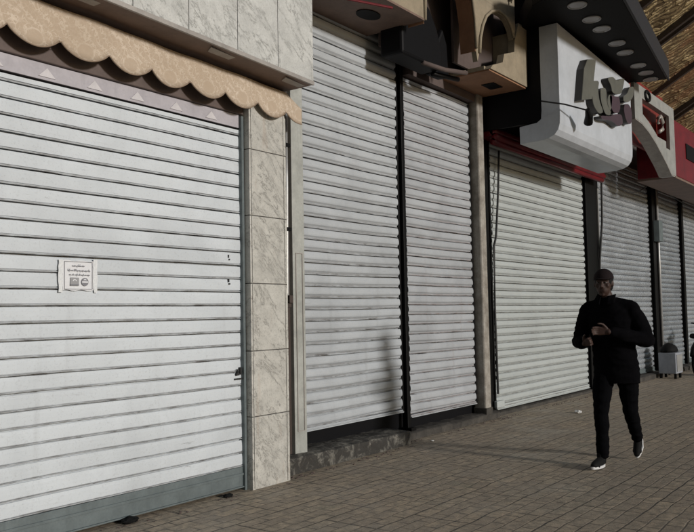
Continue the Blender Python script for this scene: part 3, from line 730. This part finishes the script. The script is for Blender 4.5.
link('frame', T([(19.0, 4.25, .32), (19.35, 4.25, .48), (19.75, 4.25, .42), (19.95, 4.25, .85)], .045, 8), 'dark', mo, smooth=True)
bm = bmesh.new(); prism(bm, [(18.8, .78), (19.5, .72), (19.55, .80), (19.2, .86), (18.85, .88)], 4.14, 4.36); link('seat', bm, 'rubber', mo, bevel=.04)
bm = bmesh.new(); prism(bm, [(19.5, .74), (19.92, .78), (19.95, .92), (19.75, 1.0), (19.52, .9)], 4.14, 4.36); link('fuel_tank', bm, 'dark', mo, bevel=.05)
bm = bmesh.new(); prism(bm, [(19.3, .3), (19.7, .3), (19.75, .62), (19.35, .66)], 4.15, 4.35); link('engine', bm, 'chrome', mo, bevel=.03)
link('fork', T([(20.20, 4.18, .3), (19.98, 4.18, 1.0)], .025, 8), 'chrome', mo, smooth=True)
link('fork', T([(20.20, 4.32, .3), (19.98, 4.32, 1.0)], .025, 8), 'chrome', mo, smooth=True)
link('handlebar', T([(19.85, 3.95, 1.08), (19.98, 4.12, 1.05), (19.98, 4.38, 1.05), (19.85, 4.55, 1.08)], .016, 8), 'dark', mo, smooth=True)
link('exhaust', T([(19.5, 4.12, .3), (19.0, 4.10, .3), (18.7, 4.10, .42)], [.03, .045, .05], 10), 'chrome', mo, smooth=True)
link('rear_fender', T([(19.25, 4.25, .60), (18.98, 4.25, .68), (18.72, 4.25, .58), (18.6, 4.25, .42)], .06, 8), 'dark', mo, smooth=True)
link('headlamp', T([(20.0, 4.25, .95), (20.12, 4.25, .95)], [.09, .07], 14), 'chrome', mo, smooth=True)

mo.location.x -= .95
# ------------------------------------------------------------------ litter
def scrap(x, y, s, mat, label, cat='litter'):
    bm = bmesh.new(); bmesh.ops.create_icosphere(bm, subdivisions=2, radius=s)
    for v in bm.verts: v.co = Vector((x+v.co.x*1.4, y+v.co.y, s*.35+v.co.z*.35)) + noise.noise_vector(v.co*40)*s*.4
    for v in bm.verts: v.co.z = max(.001, v.co.z)
    tag(link('litter', bm, mat, loc=(x, y, 0)), label, cat)
scrap(10.82, 4.13, .05, 'litter', 'white paper scrap on the pavement left of the man')
scrap(7.72, 4.62, .018, 'litter', 'tiny pale crumb of litter on the pavement below the mullion')
scrap(3.62, 4.62, .05, 'rubber', 'black clump of dirt at the foot of the widest shutter')
scrap(4.55, 4.60, .035, 'rubber', 'small black clump of dirt close to the base of the marble pillar')
bm = bmesh.new()
for k in range(900):
    x = random.uniform(2.4, 14); y0_ = 4.62 if x < 4.8 else (4.55 if x < 5.35 else 4.68 if x < 7.4 else 4.82)
    y = y0_ - abs(random.gauss(0, .05)) - (noise.noise(Vector((x*1.3, 0, 0)))+.3)*.05; s = .002+.009*random.random()**3
    if noise.noise(Vector((x*2.2, 4, 0))) < -.12: continue
    r = bmesh.ops.create_icosphere(bm, subdivisions=1, radius=s)
    for v in r['verts']: v.co = Vector((x+v.co.x*random.uniform(.8, 1.8), y+v.co.y*random.uniform(.6, 1.6), s*.3+v.co.z*.6))
tag(link('gravel', bm, 'brown'), 'grit and crumbs collected along the foot of the shutters', 'grit', kind='stuff')

# ------------------------------------------------------------------ the walking man
def capsule(bm, a, b, ra, rb, seg=14):
    a = Vector(a); b = Vector(b)
    for p, r_ in ((a, ra), (b, rb)):
        q = bmesh.ops.create_icosphere(bm, subdivisions=2, radius=r_)
        for v in q['verts']: v.co += p
    d = b-a
    if d.length > 1e-4:
        rot = d.to_track_quat('Z', 'Y').to_matrix().to_4x4()
        bmesh.ops.create_cone(bm, cap_ends=True, segments=seg, radius1=ra, radius2=rb, depth=d.length, matrix=Matrix.Translation((a+b)/2) @ rot)
def chain(bm, pts):
    for (p, r_), (q, s_) in zip(pts, pts[1:]): capsule(bm, p, q, r_, s_)
def ell(bm, c, rad, rot=None):
    q = bmesh.ops.create_icosphere(bm, subdivisions=3, radius=1); m = Matrix.Diagonal((*rad, 1))
    if rot: m = rot.to_4x4() @ m
    for v in q['verts']: v.co = (m @ v.co) + Vector(c)
def organic(name, bm, mat, parent, voxel=.008, smooth=6, wrinkle=0., seed=0, cut=None):
    """fuse the pieces into one continuous skin"""
    me = bpy.data.meshes.new('tmp'); bm.to_mesh(me); bm.free()
    o = bpy.data.objects.new('tmp', me); COL.objects.link(o)
    r_ = o.modifiers.new('r', 'REMESH'); r_.mode = 'VOXEL'; r_.voxel_size = voxel
    s_ = o.modifiers.new('s', 'SMOOTH'); s_.iterations = smooth; s_.factor = .5
    dg = bpy.context.evaluated_depsgraph_get(); dg.update()
    m2 = bpy.data.meshes.new_from_object(o.evaluated_get(dg)); bpy.data.objects.remove(o)
    b2 = bmesh.new(); b2.from_mesh(m2)
    if cut:
        for (co, no) in cut: bmesh.ops.bisect_plane(b2, geom=b2.verts[:]+b2.edges[:]+b2.faces[:], plane_co=co, plane_no=no, clear_outer=True)
    b2.normal_update()
    if wrinkle:
        for v in b2.verts:
            p = v.co; w = .45 - 1.6*abs(noise.noise(Vector((p.x*5+seed, p.y*5-p.z*4, p.z*13)))) - .6*abs(noise.noise(Vector((p.x*12, p.y*12+seed+p.z*7, p.z*22))))
            v.co += v.normal*w*wrinkle
    return link(name, b2, mat, parent, smooth=True)

PO = (7.4, 2.47, 0)
man = thing('person', 'man in black jacket and dark cap walking along the pavement, hands at his chest', 'person', PO)
F = Vector((-1, .10, 0)).normalized(); Lf = Vector((0, 0, 1)).cross(F)     # forward, his left
H = Vector((7.335, 2.515, 1.655))                                         # head centre
hf = Vector((-1, -.12, -.03)).normalized(); hl = Vector((0, 0, 1)).cross(hf).normalized(); hu = hf.cross(hl)
hr = Matrix((hf, hl, hu)).transposed()                                    # x fwd, y left, z up
def hp(f, l, u): return H + hf*f + hl*l + hu*u
hipR = Vector((7.45, 2.57, .93)); kneR = Vector((7.27, 2.56, .50)); ankR = Vector((7.215, 2.545, .085))
hipL = Vector((7.45, 2.37, .93)); kneL = Vector((7.52, 2.375, .48)); ankL = Vector((7.80, 2.40, .17))
shR = Vector((7.385, 2.70, 1.42)); elR = Vector((7.42, 2.80, 1.12)); wrR = Vector((7.17, 2.66, 1.11))
shL = Vector((7.395, 2.27, 1.42)); elL = Vector((7.42, 2.165, 1.13)); wrL = Vector((7.14, 2.42, 1.22))
bm = bmesh.new()
ell(bm, hp(-.01, 0, .025), (.098, .077, .105), hr); ell(bm, hp(.03, 0, -.04), (.062, .058, .075), hr)
capsule(bm, hp(.055, 0, -.085), hp(.06, 0, -.095), .026, .022)                                           # chin
capsule(bm, hp(.085, 0, .018), hp(.108, 0, -.022), .009, .014); capsule(bm, hp(.098, -.012, -.026), hp(.098, .012, -.026), .009, .009)  # nose
capsule(bm, hp(.076, -.045, .035), hp(.086, 0, .034), .011, .012); capsule(bm, hp(.076, .045, .035), hp(.086, 0, .034), .011, .012)       # brow
capsule(bm, hp(.083, -.02, -.055), hp(.083, .02, -.055), .007, .007); capsule(bm, hp(.081, -.018, -.066), hp(.081, .018, -.066), .007, .007)
for s_ in (-1, 1):
    ell(bm, hp(-.005, s_*.080, .0), (.018, .010, .031), hr); ell(bm, hp(.055, s_*.045, -.015), (.025, .02, .025), hr)
capsule(bm, hp(-.02, 0, -.07), (7.385, 2.49, 1.46), .056, .062)
chain(bm, [((7.385, 2.49, 1.46), .065), ((7.40, 2.485, 1.30), .12), ((7.43, 2.48, 1.08), .115), ((7.45, 2.47, .95), .13)])
chain(bm, [(shR, .045), (elR, .038), (wrR, .028)]); chain(bm, [(shL, .045), (elL, .038), (wrL, .028)])
capsule(bm, shR, (7.39, 2.49, 1.42), .045, .07); capsule(bm, shL, (7.39, 2.49, 1.42), .045, .07)
chain(bm, [(hipR, .08), (kneR, .042), (ankR, .03)]); chain(bm, [(hipL, .08), (kneL, .042), (ankL, .03)])
def hand(bm, w, d, up, out):
    """palm, four bent fingers of different lengths and a thumb from the side of the palm"""
    d = Vector(d).normalized(); up = Vector(up); up = (up-d*up.dot(d)).normalized(); sd = d.cross(up)
    for k in (-1, -.33, .33, 1): capsule(bm, w+up*.012*k, w+d*.085+up*.030*k, .015, .0125)
    for k, L in ((-1, .058), (-.33, .072), (.33, .078), (1, .068)):
        a = w+d*.085+up*.031*k; b = a+d*L*.5+sd*out*.012; c = b+d*L*.28+sd*out*.026; e = c+sd*out*.022+d*.004
        chain(bm, [(a, .0105), (b, .0095), (c, .0085), (e, .0075)])
    a = w+d*.02+up*.03; chain(bm, [(a, .014), (a+d*.035+up*.032+sd*out*.01, .012), (a+d*.062+up*.04+sd*out*.022, .0095), (a+d*.08+up*.038+sd*out*.03, .008)])
hand(bm, wrR, (-.45, -.75, .25), (-.3, .1, 1), 1)
hand(bm, wrL, (-.35, .8, .10), (-.2, .1, 1), -1)
body = organic('body', bm, 'skin', man, .0065, 3)
# eyes
for s_ in (-1, 1):
    bm = bmesh.new(); ell(bm, hp(.076, s_*.031, .012), (.011, .013, .009), hr); link('eye', bm, plain('eye_white', (.10,.09,.085), .4), man, smooth=True)
    bm = bmesh.new(); ell(bm, hp(.0845, s_*.031, .012), (.004, .006, .006), hr); link('pupil', bm, 'rubber', man, smooth=True)
bm = bmesh.new(); ell(bm, hp(-.018, 0, .035), (.103, .084, .098), hr); ell(bm, hp(-.05, 0, -.02), (.07, .074, .07), hr)
organic('hair', bm, 'rubber', man, .006, 2, .002, cut=[(hp(.052, 0, 0), hf), (hp(0, 0, -.075), -hu)])
bm = bmesh.new(); ell(bm, hp(-.008, 0, .045), (.112, .091, .098), hr)
organic('cap', bm, 'capred', man, .006, 2, .001, cut=[(hp(0, 0, .045), -hu)])
bm = bmesh.new(); rings = []
for j in range(5):
    r_ = .095+.062*j/4; row = []
    for i in range(15):
        a = R(-62+124*i/14); x = math.cos(a)*r_*1.05; y = math.sin(a)*min(r_, .088)*.98
        row.append(bm.verts.new(hp(x-.005, y, .050-.10*(x-.09)*(x > .09)-.25*y*y/.1)))
    rings.append(row)
for a, b in zip(rings, rings[1:]):
    for i in range(14): bm.faces.new((a[i], a[i+1], b[i+1], b[i]))
o = link('cap_brim', bm, 'capred', man, solid=1, smooth=True); mm = o.modifiers.new('t', 'SOLIDIFY'); mm.thickness = .004

# jacket: loose, open collar, hem below the hips
bm = bmesh.new()
def ering(c, a, b): return (Vector(c), a, b)
def torso(bm, rings, seg=28):
    rr = []
    for c, a, b in rings:
        rr.append([bm.verts.new(Vector(c) + F*(math.cos(2*math.pi*k/seg)*a) + Lf*(math.sin(2*math.pi*k/seg)*b)) for k in range(seg)])
    for p, q in zip(rr, rr[1:]):
        for k in range(seg): bm.faces.new((p[k], p[(k+1) % seg], q[(k+1) % seg], q[k]))
    bm.faces.new(rr[0][::-1]); bm.faces.new(rr[-1])
torso(bm, [((7.46, 2.465, .745), .15, .205), ((7.46, 2.465, .80), .155, .21), ((7.455, 2.47, .90), .155, .21), ((7.44, 2.475, 1.03), .15, .20), ((7.425, 2.48, 1.18), .15, .205), ((7.41, 2.485, 1.31), .148, .22), ((7.395, 2.487, 1.41), .12, .215), ((7.388, 2.49, 1.47), .095, .14), ((7.383, 2.492, 1.505), .083, .088), ((7.378, 2.495, 1.53), .08, .082)])
chain(bm, [(shR+Vector((0, -.01, -.01)), .078), (shR.lerp(elR, .5)+Vector((.01, .0, 0)), .072), (elR, .068), (elR.lerp(wrR, .6), .058), (wrR.lerp(elR, .10), .050)])
chain(bm, [(shL+Vector((0, .01, -.01)), .078), (shL.lerp(elL, .5)+Vector((.01, -.005, 0)), .072), (elL, .066), (elL.lerp(wrL, .6), .062), (wrL.lerp(elL, .10), .050)])
capsule(bm, shR+Vector((0, -.02, .0)), (7.39, 2.50, 1.46), .075, .08); capsule(bm, shL+Vector((0, .02, .0)), (7.39, 2.48, 1.46), .075, .08)
jk = organic('jacket', bm, 'jacket', man, .009, 4, .013, 3)
# collar flaps and front zip
for s_ in (-1, 1):
    bm = bmesh.new()
    a = Vector((7.38, 2.492, 1.56)); P_ = [a+F*.02+Lf*s_*.085, a+F*.088+Lf*s_*.03+Vector((0, 0, -.02)), a+F*.125+Lf*s_*.03+Vector((0, 0, -.10)), a+F*.10+Lf*s_*.10+Vector((0, 0, -.075))]
    vv = [bm.verts.new(p) for p in P_]; bm.faces.new(vv); bmesh.ops.subdivide_edges(bm, edges=bm.edges[:], cuts=3, use_grid_fill=True)
    o = link('collar_flap', bm, 'jacket', jk, solid=1, smooth=True); mm = o.modifiers.new('t', 'SOLIDIFY'); mm.thickness = .01
# trousers
bm = bmesh.new()
torso(bm, [((7.455, 2.47, .80), .13, .17), ((7.45, 2.47, .92), .14, .175), ((7.44, 2.47, 1.0), .13, .165)])
chain(bm, [(hipR+Vector((0, -.01, -.03)), .105), (hipR.lerp(kneR, .5)+Vector((-.01, 0, 0)), .092), (kneR, .069), (kneR.lerp(ankR, .5)+Vector((.015, 0, 0)), .062), (ankR+Vector((.012, 0, .035)), .056)])
chain(bm, [(hipL+Vector((0, .01, -.03)), .105), (hipL.lerp(kneL, .5)+Vector((-.01, 0, 0)), .092), (kneL, .069), (kneL.lerp(ankL, .5)+Vector((0, 0, -.01)), .060), (ankL+Vector((-.035, 0, .035)), .053)])
organic('trousers', bm, 'trouser', man, .009, 3, .011, 8)
def shoe(heel, toe, roll_up):
    """heel and toe centres on the sole; roll_up = up vector of the foot"""
    heel = Vector(heel); toe = Vector(toe); d = (toe-heel).normalized(); u = Vector(roll_up); u = (u-d*u.dot(d)).normalized(); L = (toe-heel).length
    sd = u.cross(d)
    bm = bmesh.new()
    chain(bm, [(heel+d*.035+u*.050, .038), (heel+d*L*.45+u*.046, .040), (heel+d*L*.75+u*.036, .036), (toe-d*.035+u*.032, .030)])
    capsule(bm, heel+d*.045+u*.06, heel+d*.06+u*.105, .040, .040)
    capsule(bm, heel+d*L*.72+u*.030-sd*.014, heel+d*L*.72+u*.030+sd*.014, .030, .030)
    o = organic('shoe', bm, 'rubber', man, .006, 3)
    bm = bmesh.new(); pts = []
    for k in range(20):
        a = 2*math.pi*k/20; c = math.cos(a); s_ = math.sin(a)
        w = .046 if c > -.2 else .038
        pts.append(heel+d*(L/2+c*L/2)+sd*s_*w*(1-.12*math.sin(c*2)))
    lo = [bm.verts.new(p+u*(.016 if False else .0)) for p in pts]; hi = [bm.verts.new(p+u*.024) for p in pts]
    bm.faces.new(lo); bm.faces.new(hi[::-1])
    for k in range(20): bm.faces.new((lo[(k+1) % 20], lo[k], hi[k], hi[(k+1) % 20]))
    link('sole', bm, 'sole', o, bevel=.004)
shoe((7.27, 2.555, .004), (6.995, 2.56, .012), (0, 0, 1))
shoe((7.885, 2.405, .20), (7.745, 2.40, -.004+.012), (-.75, 0, .55))

# ------------------------------------------------------------------ light, world, camera
w = bpy.data.worlds.new('World'); S.world = w; w.use_nodes = True
nt_ = w.node_tree; bg = nt_.nodes['Background']
sky = nt_.nodes.new('ShaderNodeTexSky'); sky.sky_type = 'NISHITA'; sky.sun_disc = False
sky.sun_elevation = R(13); sky.sun_rotation = R(180)
nt_.links.new(sky.outputs[0], bg.inputs[0]); bg.inputs[1].default_value = .035
sd = bpy.data.lights.new('sun', 'SUN'); sd.energy = 2.0; sd.angle = R(6); sd.color = (1, .965, .93)
so = bpy.data.objects.new('sun', sd); COL.objects.link(so)
so.rotation_euler = Vector((.02, math.cos(R(13)), -math.sin(R(13)))).to_track_quat('-Z', 'Y').to_euler()

cam = bpy.data.cameras.new('camera'); co_ = bpy.data.objects.new('camera', cam); COL.objects.link(co_)
cam.sensor_width = 36; cam.sensor_fit = 'HORIZONTAL'; cam.lens = 800/694*36; cam.clip_end = 400
cx_ = Vector((945-347, -(303-266), -800)).normalized()
hz = Vector((0, -(314.2-266), -800))
cz_ = cx_.cross(hz).normalized()
if cz_.y < 0: cz_ = -cz_
cy_ = cz_.cross(cx_)
m = Matrix((cx_, cy_, cz_)).to_4x4(); m.translation = (0, 0, 1.42)
co_.matrix_world = m
S.camera = co_
S.view_settings.view_transform = 'Standard'; S.view_settings.look = 'None'; S.view_settings.gamma = 1; S.view_settings.exposure = .4
S.render.engine = 'CYCLES'
